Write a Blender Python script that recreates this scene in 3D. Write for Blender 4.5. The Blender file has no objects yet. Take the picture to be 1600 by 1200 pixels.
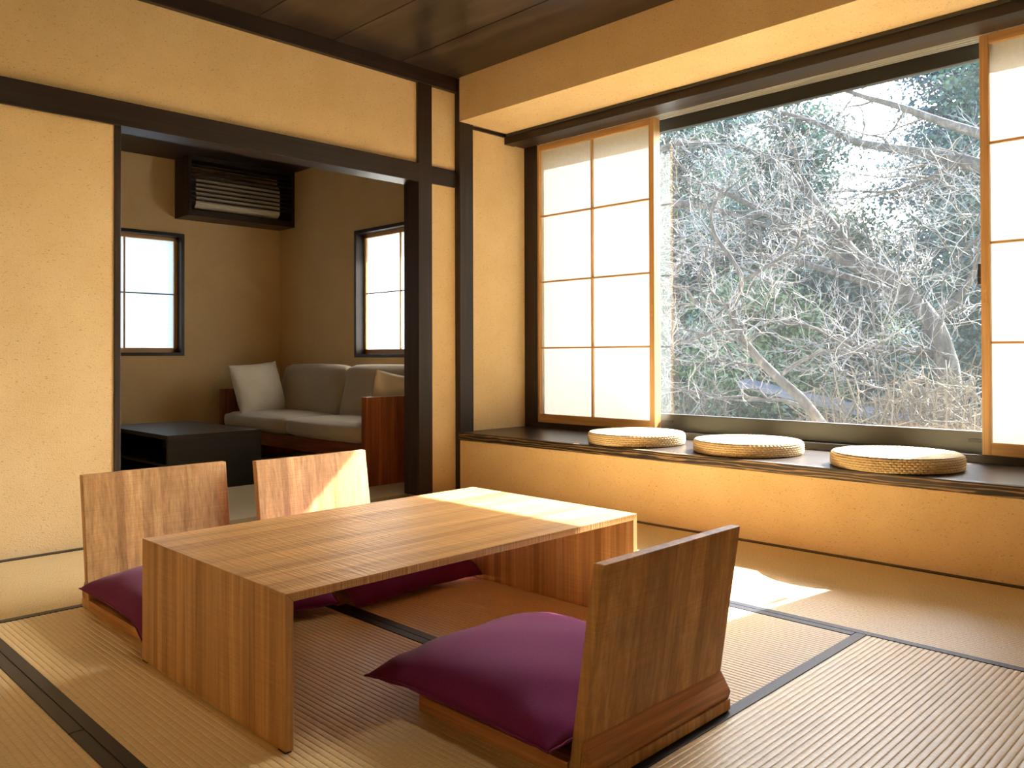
import bpy, bmesh, math, random
import numpy as np
from mathutils import Vector, Matrix

S = bpy.context.scene
C = S.collection
PI = math.pi
# ---------------------------------------------------------------- camera
FPX, CX, CY = 1289.6, 800.0, 543.56           # focal length and principal point in pixels of the 1600x1200 frame
YAW, PITCH, ROLL = math.radians(45.149), math.radians(.5435), math.radians(-.17)
EYE = np.array([0., 0., .8])
def cam_basis():
    s, c = math.sin(YAW), math.cos(YAW)
    F = np.array([s, c, 0]); R = np.array([c, -s, 0]); U = np.array([0, 0, 1.])
    F2 = F*math.cos(PITCH) + U*math.sin(PITCH); U2 = -F*math.sin(PITCH) + U*math.cos(PITCH)
    return R*math.cos(ROLL) + U2*math.sin(ROLL), -R*math.sin(ROLL) + U2*math.cos(ROLL), F2
CR, CU, CF = cam_basis()
def on_x(px, py, X):                          # the point seen at a pixel on the upright plane x = X
    d = CF + CR*(px-CX)/FPX - CU*(py-CY)/FPX
    return EYE + d*X/d[0]
cam = bpy.data.cameras.new('camera'); camo = bpy.data.objects.new('camera', cam); C.objects.link(camo)
cam.sensor_width = 36; cam.sensor_fit = 'HORIZONTAL'; cam.lens = FPX/1600*36
cam.shift_y = (CY-600)/1600; cam.clip_start = .02; cam.clip_end = 300
camo.matrix_world = Matrix(((CR[0], CU[0], -CF[0], EYE[0]), (CR[1], CU[1], -CF[1], EYE[1]), (CR[2], CU[2], -CF[2], EYE[2]), (0, 0, 0, 1)))
S.camera = camo
# ---------------------------------------------------------------- light
S.view_settings.view_transform = 'Standard'; S.view_settings.look = 'None'; S.view_settings.gamma = 1
S.view_settings.use_curve_mapping = False
S.view_settings.exposure = 1.0
SUN_TRAVEL = Vector((-1, .15, -.797)).normalized()
w = bpy.data.worlds.new('sky'); S.world = w; w.use_nodes = True
nt = w.node_tree; nt.nodes.clear()
sky = nt.nodes.new('ShaderNodeTexSky'); sky.sky_type = 'NISHITA'; sky.sun_disc = False
sky.sun_elevation = math.asin(-SUN_TRAVEL.z); sky.sun_rotation = math.atan2(-SUN_TRAVEL.x, -SUN_TRAVEL.y)
sky.air_density = 1.2; sky.dust_density = 2.5
bg = nt.nodes.new('ShaderNodeBackground'); bg.inputs[1].default_value = 1.25
out = nt.nodes.new('ShaderNodeOutputWorld')
nt.links.new(sky.outputs[0], bg.inputs[0]); nt.links.new(bg.outputs[0], out.inputs[0])
sl = bpy.data.lights.new('sun', 'SUN'); sl.energy = 28; sl.angle = math.radians(.55); sl.color = (1, .965, .91)
so = bpy.data.objects.new('sun', sl); C.objects.link(so)
so.rotation_euler = SUN_TRAVEL.to_track_quat('-Z', 'Y').to_euler(); so.location = (12, -1, 12)
cy = S.cycles
cy.use_denoising = True; cy.max_bounces = 10; cy.diffuse_bounces = 7; cy.glossy_bounces = 4; cy.transmission_bounces = 6
cy.transparent_max_bounces = 12; cy.sample_clamp_indirect = 10; cy.blur_glossy = .6; cy.caustics_reflective = True; cy.caustics_refractive = False

# ---------------------------------------------------------------- helpers
class MB:
    def __init__(s): s.v = []; s.f = []
    def add(s, vs, fs):
        n = len(s.v); s.v += [tuple(p) for p in vs]; s.f += [tuple(n+i for i in q) for q in fs]; return s
    def box(s, x0, x1, y0, y1, z0, z1):
        x0, x1 = sorted((x0, x1)); y0, y1 = sorted((y0, y1)); z0, z1 = sorted((z0, z1))
        return s.add([(x0,y0,z0),(x1,y0,z0),(x1,y1,z0),(x0,y1,z0),(x0,y0,z1),(x1,y0,z1),(x1,y1,z1),(x0,y1,z1)],
                     [(0,3,2,1),(4,5,6,7),(0,1,5,4),(1,2,6,5),(2,3,7,6),(3,0,4,7)])
    def prism(s, prof, x0, x1):                  # (y,z) profile, counter-clockwise seen from +x, swept along x
        n = len(prof)
        vs = [(x0, y, z) for y, z in prof] + [(x1, y, z) for y, z in prof]
        fs = [tuple(reversed(range(n))), tuple(range(n, 2*n))] + [(i, (i+1) % n, n+(i+1) % n, n+i) for i in range(n)]
        return s.add(vs, fs)
    def tube(s, pts, rad, k=6, cap=True):
        pts = [np.asarray(p, float) for p in pts]; n = len(pts); vs = []; fs = []
        up = np.array([.31, .17, .93])
        for i in range(n):
            t = pts[min(i+1, n-1)] - pts[max(i-1, 0)]; t = t/(np.linalg.norm(t)+1e-9)
            a = np.cross(t, up); la = np.linalg.norm(a)
            if la < 1e-3: a = np.cross(t, [1, 0, 0]); la = np.linalg.norm(a)
            a /= la; b = np.cross(t, a)
            for j in range(k):
                q = 2*PI*j/k; vs.append(pts[i] + rad[i]*(math.cos(q)*a + math.sin(q)*b))
        for i in range(n-1):
            for j in range(k): fs.append((i*k+j, i*k+(j+1) % k, (i+1)*k+(j+1) % k, (i+1)*k+j))
        if cap: fs += [tuple(reversed(range(k))), tuple((n-1)*k+j for j in range(k))]
        return s.add(vs, fs)
    def prism_y(s, prof, y0, y1):                # (x,z) profile swept along y
        n = len(prof)
        vs = [(x, y0, z) for x, z in prof] + [(x, y1, z) for x, z in prof]
        fs = [tuple(range(n)), tuple(reversed(range(n, 2*n)))] + [((i+1) % n, i, n+i, n+(i+1) % n) for i in range(n)]
        return s.add(vs, fs)
    def build(s, name, mat, parent=None, bevel=0, smooth=False, seg=2):
        me = bpy.data.meshes.new(name)
        me.from_pydata([tuple(map(float, p)) for p in s.v], [], s.f)
        if bevel:
            bm = bmesh.new(); bm.from_mesh(me)
            es = [e for e in bm.edges if len(e.link_faces) == 2 and e.calc_face_angle(0) > .5]
            bmesh.ops.bevel(bm, geom=es, offset=bevel, segments=seg, affect='EDGES', profile=.6, clamp_overlap=True)
            bm.to_mesh(me); bm.free()
        me.materials.append(mat)
        if smooth: me.polygons.foreach_set('use_smooth', [True]*len(me.polygons))
        o = bpy.data.objects.new(name, me); C.objects.link(o)
        if parent: o.parent = parent
        return o
def bx(name, mat, parent, b, bevel=0, smooth=False): return MB().box(*b).build(name, mat, parent, bevel, smooth)
def tag(o, label, cat, group=None, kind=None):
    o['label'] = label; o['category'] = cat
    if group: o['group'] = group
    if kind: o['kind'] = kind
    return o
def thing(name, label, cat, loc=(0, 0, 0), rz=0, group=None, kind=None):
    o = bpy.data.objects.new(name, None); C.objects.link(o); o.location = loc; o.rotation_euler = (0, 0, rz)
    o.empty_display_size = .05
    return tag(o, label, cat, group, kind)
def copy_tree(o, parent=None):
    c = o.copy(); C.objects.link(c); c.parent = parent
    for ch in o.children: copy_tree(ch, c)
    return c
def struct(name, mb, mat, label, cat, bevel=0): return tag(mb.build(name, mat, None, bevel), label, cat, kind='structure')

# ---------------------------------------------------------------- materials
def lin(r, g, b): return tuple(((c/255+.055)/1.055)**2.4 if c > 10 else c/255/12.92 for c in (r, g, b)) + (1,)
class NT:
    def __init__(s, name):
        s.m = bpy.data.materials.new(name); s.m.use_nodes = True; s.t = s.m.node_tree; s.t.nodes.clear()
        s.o = s.n('ShaderNodeOutputMaterial')
    def n(s, ty, **kw):
        d = s.t.nodes.new(ty)
        for k, v in kw.items(): setattr(d, k, v)
        return d
    def l(s, a, b): s.t.links.new(a, b)
    def coord(s, sc=(1, 1, 1), rot=(0, 0, 0)):
        c = s.n('ShaderNodeTexCoord'); m = s.n('ShaderNodeMapping'); m.inputs['Scale'].default_value = sc; m.inputs['Rotation'].default_value = rot
        s.l(c.outputs['Object'], m.inputs['Vector']); return m.outputs['Vector']
    def noise(s, vec, scale=5, detail=4, rough=.55, dist=0):
        d = s.n('ShaderNodeTexNoise'); s.l(vec, d.inputs['Vector'])
        d.inputs['Scale'].default_value = scale; d.inputs['Detail'].default_value = detail; d.inputs['Roughness'].default_value = rough; d.inputs['Distortion'].default_value = dist
        return d.outputs['Fac']
    def ramp(s, fac, stops):
        r = s.n('ShaderNodeValToRGB'); s.l(fac, r.inputs['Fac']); e = r.color_ramp.elements
        while len(e) < len(stops): e.new(.5)
        for i, (p, c) in enumerate(stops): e[i].position = p; e[i].color = c if len(c) == 4 else (*c, 1)
        return r.outputs['Color']
    def mix(s, fac, a, b, mode='MIX'):
        d = s.n('ShaderNodeMix', data_type='RGBA', blend_type=mode)
        for i, v in ((0, fac), (6, a), (7, b)):
            if isinstance(v, bpy.types.NodeSocket): s.l(v, d.inputs[i])
            else: d.inputs[i].default_value = v
        return d.outputs[2]
    def math(s, op, a, b=0.):
        d = s.n('ShaderNodeMath', operation=op)
        for i, v in ((0, a), (1, b)):
            if isinstance(v, bpy.types.NodeSocket): s.l(v, d.inputs[i])
            else: d.inputs[i].default_value = v
        return d.outputs[0]
    def bump(s, h, strength=.3, dist=.002):
        b = s.n('ShaderNodeBump'); b.inputs['Strength'].default_value = strength; b.inputs['Distance'].default_value = dist
        s.l(h, b.inputs['Height']); return b.outputs['Normal']
    def principled(s, col, rough=.6, normal=None, spec=.5, sheen=0, metal=0):
        p = s.n('ShaderNodeBsdfPrincipled')
        if isinstance(col, bpy.types.NodeSocket): s.l(col, p.inputs['Base Color'])
        else: p.inputs['Base Color'].default_value = col
        if isinstance(rough, bpy.types.NodeSocket): s.l(rough, p.inputs['Roughness'])
        else: p.inputs['Roughness'].default_value = rough
        p.inputs['Specular IOR Level'].default_value = spec; p.inputs['Metallic'].default_value = metal
        p.inputs['Sheen Weight'].default_value = sheen
        if normal is not None: s.l(normal, p.inputs['Normal'])
        s.l(p.outputs[0], s.o.inputs[0]); return s.m
def plaster(name, c1, c2, speck=.6):
    t = NT(name); v = t.coord()
    base = t.ramp(t.noise(v, 3.5, 5, .6), [(.3, c1), (.7, c2)])
    v2 = t.coord((1, 1, 2.6), (.5, .4, .6))
    fib = t.ramp(t.noise(v2, 110, 2, .4, 1.2), [(.30, (.36, .24, .12, 1)), (.35, (1, 1, 1, 1))])
    v3 = t.coord((2.4, 1, 1), (.2, .9, .3))
    fl = t.ramp(t.noise(v3, 95, 2, .4, 1.), [(.69, (0, 0, 0, 1)), (.73, (1, 1, 1, 1))])
    col = t.mix(speck, base, fib, 'MULTIPLY'); col = t.mix(t.math('MULTIPLY', fl, .3), col, (.95, .8, .5, 1))
    h = t.math('ADD', t.noise(v, 160, 3, .6), t.math('MULTIPLY', t.noise(v2, 110, 2, .4, 1.2), .8))
    return t.principled(col, .92, t.bump(h, .5, .003), .15)
def wood(name, cols, grain='z', strips=None, strip_w=.035, rough=.5, saw=0., saw_f=330, freq=26, spec=.4, contrast=.5, bumps=.12):
    t = NT(name); ax = 'xyz'.index(grain)
    sc = [freq]*3; sc[ax] = 1.3
    v = t.coord(tuple(sc))
    g = t.noise(v, 1., 6, .65, .6)
    sc2 = [freq*5]*3; sc2[ax] = 2.5
    g2 = t.noise(t.coord(tuple(sc2)), 1., 3, .6, .2)
    col = t.ramp(g, [(.28, cols[0]), (.52, cols[1]), (.75, cols[2])])
    f = t.ramp(g2, [(.3, (1-contrast,)*3), (.62, (1, 1, 1))])
    col = t.mix(.8, col, f, 'MULTIPLY')
    if strips:
        c = t.n('ShaderNodeTexCoord'); sp = t.n('ShaderNodeSeparateXYZ'); t.l(c.outputs['Object'], sp.inputs[0])
        vo = t.n('ShaderNodeTexVoronoi', voronoi_dimensions='1D'); t.l(sp.outputs['XYZ'.index(strips.upper())], vo.inputs['W'])
        vo.inputs['Scale'].default_value = 1/strip_w
        sx = t.n('ShaderNodeSeparateColor'); t.l(vo.outputs['Color'], sx.inputs[0])
        tone = t.ramp(sx.outputs[0], [(0., (.70, .62, .53)), (.35, (.87, .84, .78)), (.7, (1., 1., 1.)), (1., (1.10, 1.06, 1.0))])
        col = t.mix(.85, col, tone, 'MULTIPLY')
    h = g2
    if saw:
        sc3 = [6.]*3; sc3[ax] = saw_f
        h = t.math('ADD', t.math('MULTIPLY', g2, .5), t.math('MULTIPLY', t.noise(t.coord(tuple(sc3)), 1., 3, .6), saw))
        s2 = t.ramp(t.noise(t.coord(tuple(sc3)), 1., 3, .6), [(.35, (.72,)*3), (.6, (1, 1, 1))])
        col = t.mix(.5, col, s2, 'MULTIPLY')
    return t.principled(col, rough, t.bump(h, bumps*4, .0015), spec)
M = {}
M['plaster'] = plaster('ochre_plaster', lin(222, 192, 142), lin(231, 204, 157))
M['plaster_annex'] = plaster('annex_plaster', lin(214, 184, 134), lin(222, 193, 144), .35)
DK = [(.010, .0065, .005, 1), (.026, .015, .011, 1), (.05, .028, .019, 1)]
for a in 'xyz': M['dark_'+a] = wood('dark_stained_wood_'+a, DK, a, rough=.42, freq=30, contrast=.35)
M['ceil'] = wood('smoked_ceiling_board', [(.016, .011, .009, 1), (.042, .028, .022, 1), (.085, .058, .046, 1)], 'y', rough=.3, freq=9, contrast=.25, bumps=.04)
CED = [lin(170, 126, 76), lin(204, 158, 103), lin(225, 187, 134)]
M['cedar_top'] = wood('cedar_table_top', CED, 'x', 'y', .045, rough=.34, saw=1.8, saw_f=120, freq=30, contrast=.3, bumps=.26)
M['cedar_v'] = wood('cedar_upright_board', CED, 'z', 'x', .030, rough=.5, saw=1.0, freq=34, contrast=.3)
M['cedar_leg'] = wood('cedar_leg_board', CED, 'z', 'y', .032, rough=.5, saw=1.0, freq=34, contrast=.3)
M['cedar_rail'] = wood('cedar_rail', [lin(160, 108, 62), lin(196, 140, 88), lin(214, 164, 112)], 'x', rough=.5, freq=30)
M['cedar_side'] = wood('cedar_side_rail', [lin(160, 108, 62), lin(196, 140, 88), lin(214, 164, 112)], 'y', rough=.5, freq=30)
HIN = [lin(186, 140, 86), lin(208, 164, 108), lin(222, 184, 132)]
M['hinoki_z'] = wood('light_screen_wood_z', HIN, 'z', rough=.5, freq=40, contrast=.2)
M['hinoki_y'] = wood('light_screen_wood_y', HIN, 'y', rough=.5, freq=40, contrast=.2)
M['hinoki_x'] = wood('light_screen_wood_x', HIN, 'x', rough=.5, freq=40, contrast=.2)
M['teak_z'] = wood('sofa_wood', [lin(96, 48, 22), lin(140, 76, 38), lin(170, 100, 56)], 'z', rough=.4, freq=16)
M['teak_y'] = wood('sofa_rail_wood', [lin(90, 46, 22), lin(130, 70, 36), lin(160, 94, 52)], 'y', rough=.4, freq=16)
M['track_wood'] = wood('track_brown_wood', [(.02, .012, .007, 1), (.05, .03, .017, 1), (.08, .05, .028, 1)], 'y', rough=.5)
M['black_x'] = wood('blackened_table_wood', [(.004, .0035, .0035, 1), (.008, .007, .007, 1), (.016, .014, .014, 1)], 'x', rough=.4, freq=34)
def bench_mat():
    t = NT('bench_edge_grain_wood'); v = t.coord((30, .55, 30))
    wv = t.n('ShaderNodeTexWave', wave_type='BANDS', bands_direction='Z'); t.l(t.coord((1, .06, 1)), wv.inputs['Vector'])
    wv.inputs['Scale'].default_value = 22; wv.inputs['Distortion'].default_value = 7; wv.inputs['Detail'].default_value = 2.5; wv.inputs['Detail Scale'].default_value = 3
    col = t.ramp(wv.outputs['Fac'], [(.35, (.014, .010, .008, 1)), (.72, (.03, .02, .013, 1)), (.95, (.30, .19, .08, 1))])
    return t.principled(col, .45, t.bump(t.noise(v, 1, 4), .2, .002), .4)
M['bench_edge'] = bench_mat()
M['bench_wood'] = wood('polished_bench_wood', DK, 'y', rough=.3, freq=30, contrast=.35, spec=.7, bumps=.06)
def tatami_mat_mat(name, rib):
    t = NT(name); ax = 'xy'.index(rib)
    sc = [60., 60., 60.]; sc[ax] = 420
    n1 = t.noise(t.coord(tuple(sc)), 1., 3, .6)                # rush strands lie across the ribs
    n2 = t.noise(t.coord(), 2.2, 4, .6)
    col = t.ramp(n1, [(.25, lin(192, 168, 122)), (.5, lin(220, 198, 152)), (.78, lin(236, 218, 180))])
    col = t.mix(.5, col, t.ramp(n2, [(.3, (.84, .82, .78)), (.7, (1.0, 1.0, .96))]), 'MULTIPLY')
    return t.principled(col, .42, t.bump(n1, .22, .0012), .55)
M['tatami_x'] = tatami_mat_mat('tatami_rush_x', 'x'); M['tatami_y'] = tatami_mat_mat('tatami_rush_y', 'y')
def fabric(name, c1, c2, scale=700, rough=.9, sheen=.3, bump=.4, spec=.2):
    t = NT(name); v = t.coord()
    n = t.noise(v, scale, 2, .6); n2 = t.noise(v, 6, 4, .6)
    col = t.mix(.6, t.ramp(n, [(.3, c1), (.7, c2)]), t.ramp(n2, [(.3, (.82,)*3), (.7, (1, 1, 1))]), 'MULTIPLY')
    return t.principled(col, rough, t.bump(n, bump, .001), spec, sheen)
M['border'] = fabric('border_cloth', (.014, .016, .024, 1), (.032, .035, .05, 1), 900, .36, 0)
M['purple'] = fabric('purple_velvet', (.12, .014, .075, 1), (.18, .024, .115, 1), 500, .95, .1, .2, .05)
M['linen'] = fabric('taupe_linen', lin(156, 140, 114), lin(192, 174, 148), 420)
M['linen_light'] = fabric('pale_linen', lin(200, 188, 164), lin(226, 216, 196), 420)
M['straw'] = fabric('woven_straw', lin(208, 186, 142), lin(234, 216, 178), 260, .7, 0, .5)
M['carpet'] = fabric('annex_carpet', lin(176, 156, 112), lin(200, 180, 136), 300)
def plain(name, col, rough=.5, metal=0, spec=.5): return NT(name).principled(col, rough, None, spec, 0, metal)
M['alum'] = plain('bronze_aluminium', (.045, .045, .04, 1), .34, .3)
M['alum_light'] = plain('bare_aluminium_track', (.8, .82, .8, 1), .35, .5)
M['black'] = plain('black_metal', (.012, .012, .012, 1), .4)
M['ac_white'] = plain('off_white_plastic', lin(214, 206, 186), .4)
def paper_mat(name, k):
    t = NT(name); n = t.noise(t.coord(), 60, 4, .7)
    c = t.ramp(n, [(.3, (.66, .69, .67, 1)), (.7, (.74, .77, .75, 1))])
    d = t.n('ShaderNodeBsdfDiffuse'); tr = t.n('ShaderNodeBsdfTranslucent'); t.l(c, d.inputs[0]); t.l(c, tr.inputs[0])
    mx = t.n('ShaderNodeMixShader'); mx.inputs[0].default_value = k; t.l(d.outputs[0], mx.inputs[1]); t.l(tr.outputs[0], mx.inputs[2])
    t.l(mx.outputs[0], t.o.inputs[0]); return t.m
M['paper'] = paper_mat('dimmed_screen_paper', .075); M['paper_bright'] = paper_mat('brightened_screen_paper', .4)  # same paper twice: transmission lowered in sunlit screens, raised to brighten annex windows
def glass_mat():
    t = NT('window_glass')                                    # thin clear pane with a pale blue haze veil mixed into its shader
    tp = t.n('ShaderNodeBsdfTransparent'); tp.inputs[0].default_value = (.93, .95, .94, 1)
    gl = t.n('ShaderNodeBsdfGlossy'); gl.inputs['Roughness'].default_value = .0
    fr = t.n('ShaderNodeFresnel'); fr.inputs[0].default_value = 1.45
    m1 = t.n('ShaderNodeMixShader'); t.l(fr.outputs[0], m1.inputs[0]); t.l(tp.outputs[0], m1.inputs[1]); t.l(gl.outputs[0], m1.inputs[2])
    veil = t.n('ShaderNodeBsdfTranslucent'); veil.inputs[0].default_value = (.85, .92, 1, 1)
    m2 = t.n('ShaderNodeMixShader'); m2.inputs[0].default_value = .0055
    t.l(m1.outputs[0], m2.inputs[1]); t.l(veil.outputs[0], m2.inputs[2]); t.l(m2.outputs[0], t.o.inputs[0]); return t.m
M['glass'] = glass_mat()

# ---------------------------------------------------------------- the room
XW, YB, ZC = 3.256, 3.724, 2.455          # window-side wall plane, back wall plane, ceiling
XL, YS = -.6, -1.0                         # walls behind the camera
XJ, XG = 3.84, 3.975                       # window jamb face, glass plane
YF, XR, ZA = 6.45, 3.64, 2.35              # small room behind: far wall, window wall, ceiling
SO = 2.195                                 # underside of the bulkhead over the window bench
BT = .345                                  # window bench top

# floor and tatami
fl = struct('floor', MB().box(XL-.1, 4.1, YS-.1, 3.86, -.12, -.03), M['dark_y'], 'tatami floor of the main room with dark cloth mat borders', 'floor')
def tatami(x0, x1, y0, y1, rib, edges):
    g = .0012; x0 += g; x1 -= g; y0 += g; y1 -= g
    hw = .029
    a0, a1, b0, b1 = (y0, y1, x0, x1) if rib == 'x' else (x0, x1, y0, y1)     # a: across the ribs
    e0 = hw if edges[0] else 0; e1 = hw if edges[1] else 0
    n = max(4, round((a1-a0-e0-e1)/.0155)); K = 8; prof = []
    for i in range(n*K+1):
        t = i/K; z = -.0015*(1-abs(math.sin(PI*t))**.34)
        prof.append((a0+e0+(a1-a0-e0-e1)*i/(n*K), z))
    vs = []
    for b in (b0, b1):
        vs += [((b, a, z) if rib == 'x' else (a, b, z)) for a, z in prof]
    m = len(prof); mb = MB()
    mb.add(vs, [((i, i+m, i+m+1, i+1) if rib == 'x' else (i, i+1, i+m+1, i+m))[::(-1 if rib == 'x' else 1)] for i in range(m-1)])
    mb.box(*((b0, b1, a0, a1) if rib == 'x' else (a0, a1, b0, b1)), -.03, -.004)
    o = mb.build('tatami_mat', M['tatami_'+rib], fl)
    for k, e in enumerate(edges):
        if e:
            q = (a0, a0+hw) if k == 0 else (a1-hw, a1)
            bx('border_cloth', M['border'], o, ((b0, b1, *q) if rib == 'x' else (*q, b0, b1)) + (-.004, .0014), .0008)
    return o
Xa, Xb, Xc, Ya, Yt = .612, 1.486, 2.385, 2.848, .981
tatami(.513, Xc, Ya, 3.69, 'x', (1, 0)); tatami(XL, .513, Ya, 3.69, 'x', (1, 0))
tatami(Xc, 3.225, .43, 2.30, 'y', (1, 0)); tatami(Xc, 3.225, 2.30, 3.69, 'y', (1, 0)); tatami(Xc, 3.225, YS, .43, 'y', (1, 0))
tatami(Xb, Xc, Yt, Ya, 'y', (1, 1)); tatami(Xa, Xb, Yt, Ya, 'y', (1, 1))
tatami(-.27, Xa, 1.907, Ya, 'y', (1, 1)); tatami(-.27, Xa, .04, 1.907, 'y', (1, 1))
tatami(Xa, Xc, .10, Yt, 'x', (1, 1))
tatami(XL, -.27, YS, Ya, 'y', (0, 1)); tatami(-.27, Xc, YS, .04, 'x', (0, 1))
struct('trim_1', MB().box(XL, 3.2, 3.69, YB+.005, -.03, .002), M['dark_x'], 'dark wooden floor strip along the foot of the back wall', 'trim')
struct('trim_2', MB().box(3.225, XW+.005, YS, 3.72, -.03, .002), M['dark_y'], 'dark wooden floor strip below the window bench', 'trim')

# back wall with the wide opening
OL, OR = 1.338, 2.969
wb = MB()
wb.box(XL-.1, OL-.027, YB, YB+.12, -.03, 2.5); wb.box(OL-.027, OR, YB, YB+.12, 1.86, 2.5); wb.box(OR+.02, XR+.3, YB, YB+.12, -.03, 2.5)
struct('wall_back', wb, M['plaster'], 'ochre plaster back wall with a wide opening into the small room', 'wall')
struct('trim_3', MB().box(OL-.027, OL, YB-.006, YB+.126, 0, 1.82), M['dark_z'], 'slim dark jamb at the left side of the wide opening', 'trim', .002)
struct('trim_4', MB().box(OR, OR+.1, YB-.02, YB+.118, 0, ZC), M['dark_z'], 'dark square post standing right of the wide opening', 'post', .003)
struct('trim_5', MB().box(3.262, 3.369, YB-.045, YB+.06, 0, ZC), M['dark_z'], 'dark corner post between back wall and window alcove', 'post', .003)
lt = thing('trim_6', 'long dark brown lintel beam running across the back wall', 'lintel', kind='structure')
bx('beam', M['dark_x'], lt, (XL, OR, YB-.028, YB+.118, 1.802, 1.905), .003)
bx('track_lip', M['dark_x'], lt, (XL, OR, YB-.032, YB-.016, 1.797, 1.806), .001)
struct('trim_7', MB().box(OR+.1, 3.262, YB-.016, YB+.01, 1.805, 1.905), M['dark_x'], 'short dark crosspiece between the two posts', 'trim', .002)
struct('trim_8', MB().box(XL, 3.262, YB-.03, YB+.02, 2.372, ZC+.002), M['dark_x'], 'dark cornice beam between back wall and ceiling', 'trim', .002)

# ceiling of wide smoked boards, joints run along y
ce = struct('ceiling', MB().box(XL-.1, 4.3, YS-.1, YB+.3, ZC+.018, 2.62), M['dark_y'], 'dark smoked wooden board ceiling of the main room', 'ceiling')
jx = [XW, 2.835, 2.395, 1.968, 1.535, 1.10, .67, .24, -.19, XL]
for i in range(len(jx)-1):
    bx('ceiling_board', M['ceil'], ce, (jx[i+1]+.003, jx[i]-.003, YS, YB, ZC, ZC+.018), .001)

# window-side wall: bulkhead above, low panel below the bench, solid beyond the alcove
AY0, AY1 = -.02, 3.705                     # alcove extent
ww = MB()
ww.box(XW, 3.66, AY0, AY1-.03, SO, 2.6)                        # bulkhead
ww.box(XW, 4.02, AY0, AY1-.03, -.03, BT-.045)                  # panel below the bench
ww.box(XW, 4.1, YS-.1, AY0, -.03, 2.6)                         # beyond the alcove
ww.box(3.66, 4.05, AY0, AY1, 2.26, 2.6)                        # over the window head
struct('wall_window', ww, M['plaster'], 'ochre plaster wall around the window alcove with bulkhead', 'wall')
struct('wall_alcove', MB().box(3.36, 4.05, AY1, YB+.1, BT-.05, 2.6), M['plaster'], 'narrow ochre plaster side wall of the window alcove', 'wall')
struct('wall_left', MB().box(XL-.12, XL, YS-.1, YB, -.03, 2.6), M['plaster'], 'plain ochre plaster wall left of the viewer', 'wall')
struct('wall_rear', MB().box(XL, XW, YS-.12, YS, -.03, 2.6), M['plaster'], 'plain ochre plaster wall behind the viewer', 'wall')
struct('trim_9', MB().box(3.37, XJ, AY1-.012, AY1, SO-.018, SO), M['dark_x'], 'thin dark strip at the top of the alcove side wall', 'trim')
be = thing('window_bench', 'long dark stained bench board filling the window alcove', 'bench', (0, 0, 0), kind='structure')
bx('bench_top', M['bench_wood'], be, (XW+.02, 4.0, AY0, AY1, BT-.04, BT), .001)
bx('front_edge', M['bench_edge'], be, (XW-.012, XW+.02, AY0, AY1-.03, BT-.042, BT), .002)
hb = thing('trim_10', 'dark head beam with sliding tracks over the window', 'beam', kind='structure')
bx('front_beam', M['dark_y'], hb, (3.66, 3.742, AY0, AY1, 2.134, 2.26), .002)
bx('cap_strip', M['alum'], hb, (3.648, 3.66, AY0, AY1-.03, 2.178, 2.195), .001)
bx('head_track', M['track_wood'], hb, (3.742, 3.835, AY0, AY1, 2.140, 2.26), .001)
for k in range(4): bx('track_rail', M['alum_light'], hb, (3.846+.028*k, 3.852+.028*k, AY0, 3.60, 2.1435, 2.157))
bx('track_bed', M['black'], hb, (3.835, 3.97, AY0, AY1, 2.156, 2.26))
jb = thing('trim_11', 'dark window jamb post beside the left paper screen', 'jamb', kind='structure')
bx('jamb_post', M['dark_z'], jb, (XJ, 4.02, 3.60, AY1, BT, 2.26), .002)
struct('trim_12', MB().box(XJ-.005, 3.93, AY0, 3.60, BT, .378), M['dark_y'], 'dark wooden sill rail under the paper screens', 'sill', .001)
struct('trim_13', MB().box(XJ, 4.02, AY0, .10, BT, 2.26), M['dark_z'], 'dark window jamb post beside the right paper screen', 'jamb')

# aluminium window
wi = thing('window_1', 'large bronze aluminium sliding window with clear glass towards the garden', 'window', kind='structure')
bx('head_frame', M['alum'], wi, (3.955, 4.0, .10, 3.60, 2.081, 2.17), .002)
bx('bottom_rail', M['alum'], wi, (3.955, 4.0, .10, 3.60, .372, .466), .003)
bx('sill_track', M['alum'], wi, (3.93, 4.02, .10, 3.60, BT, .374), .001)
for y0 in (.10, 3.55): bx('side_stile', M['alum'], wi, (3.955, 4.0, y0, y0+.05, .46, 2.09), .002)
gp = MB().add([(XG, .15, .46), (XG, 3.56, .46), (XG, 3.56, 2.085), (XG, .15, 2.085)], [(0, 1, 2, 3)]).build('glass_pane', M['glass'], wi)
for y in (1.10, 2.70): bx('rail_stop', M['black'], wi, (3.950, 3.957, y-.05, y+.03, .418, .434), .001)
la = bx('latch', M['black'], wi, (3.935, 3.962, 1.062, 1.085, 1.10, 1.165), .004)
bx('latch_lever', M['black'], la, (3.925, 3.937, 1.066, 1.080, 1.13, 1.19), .003)

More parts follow.
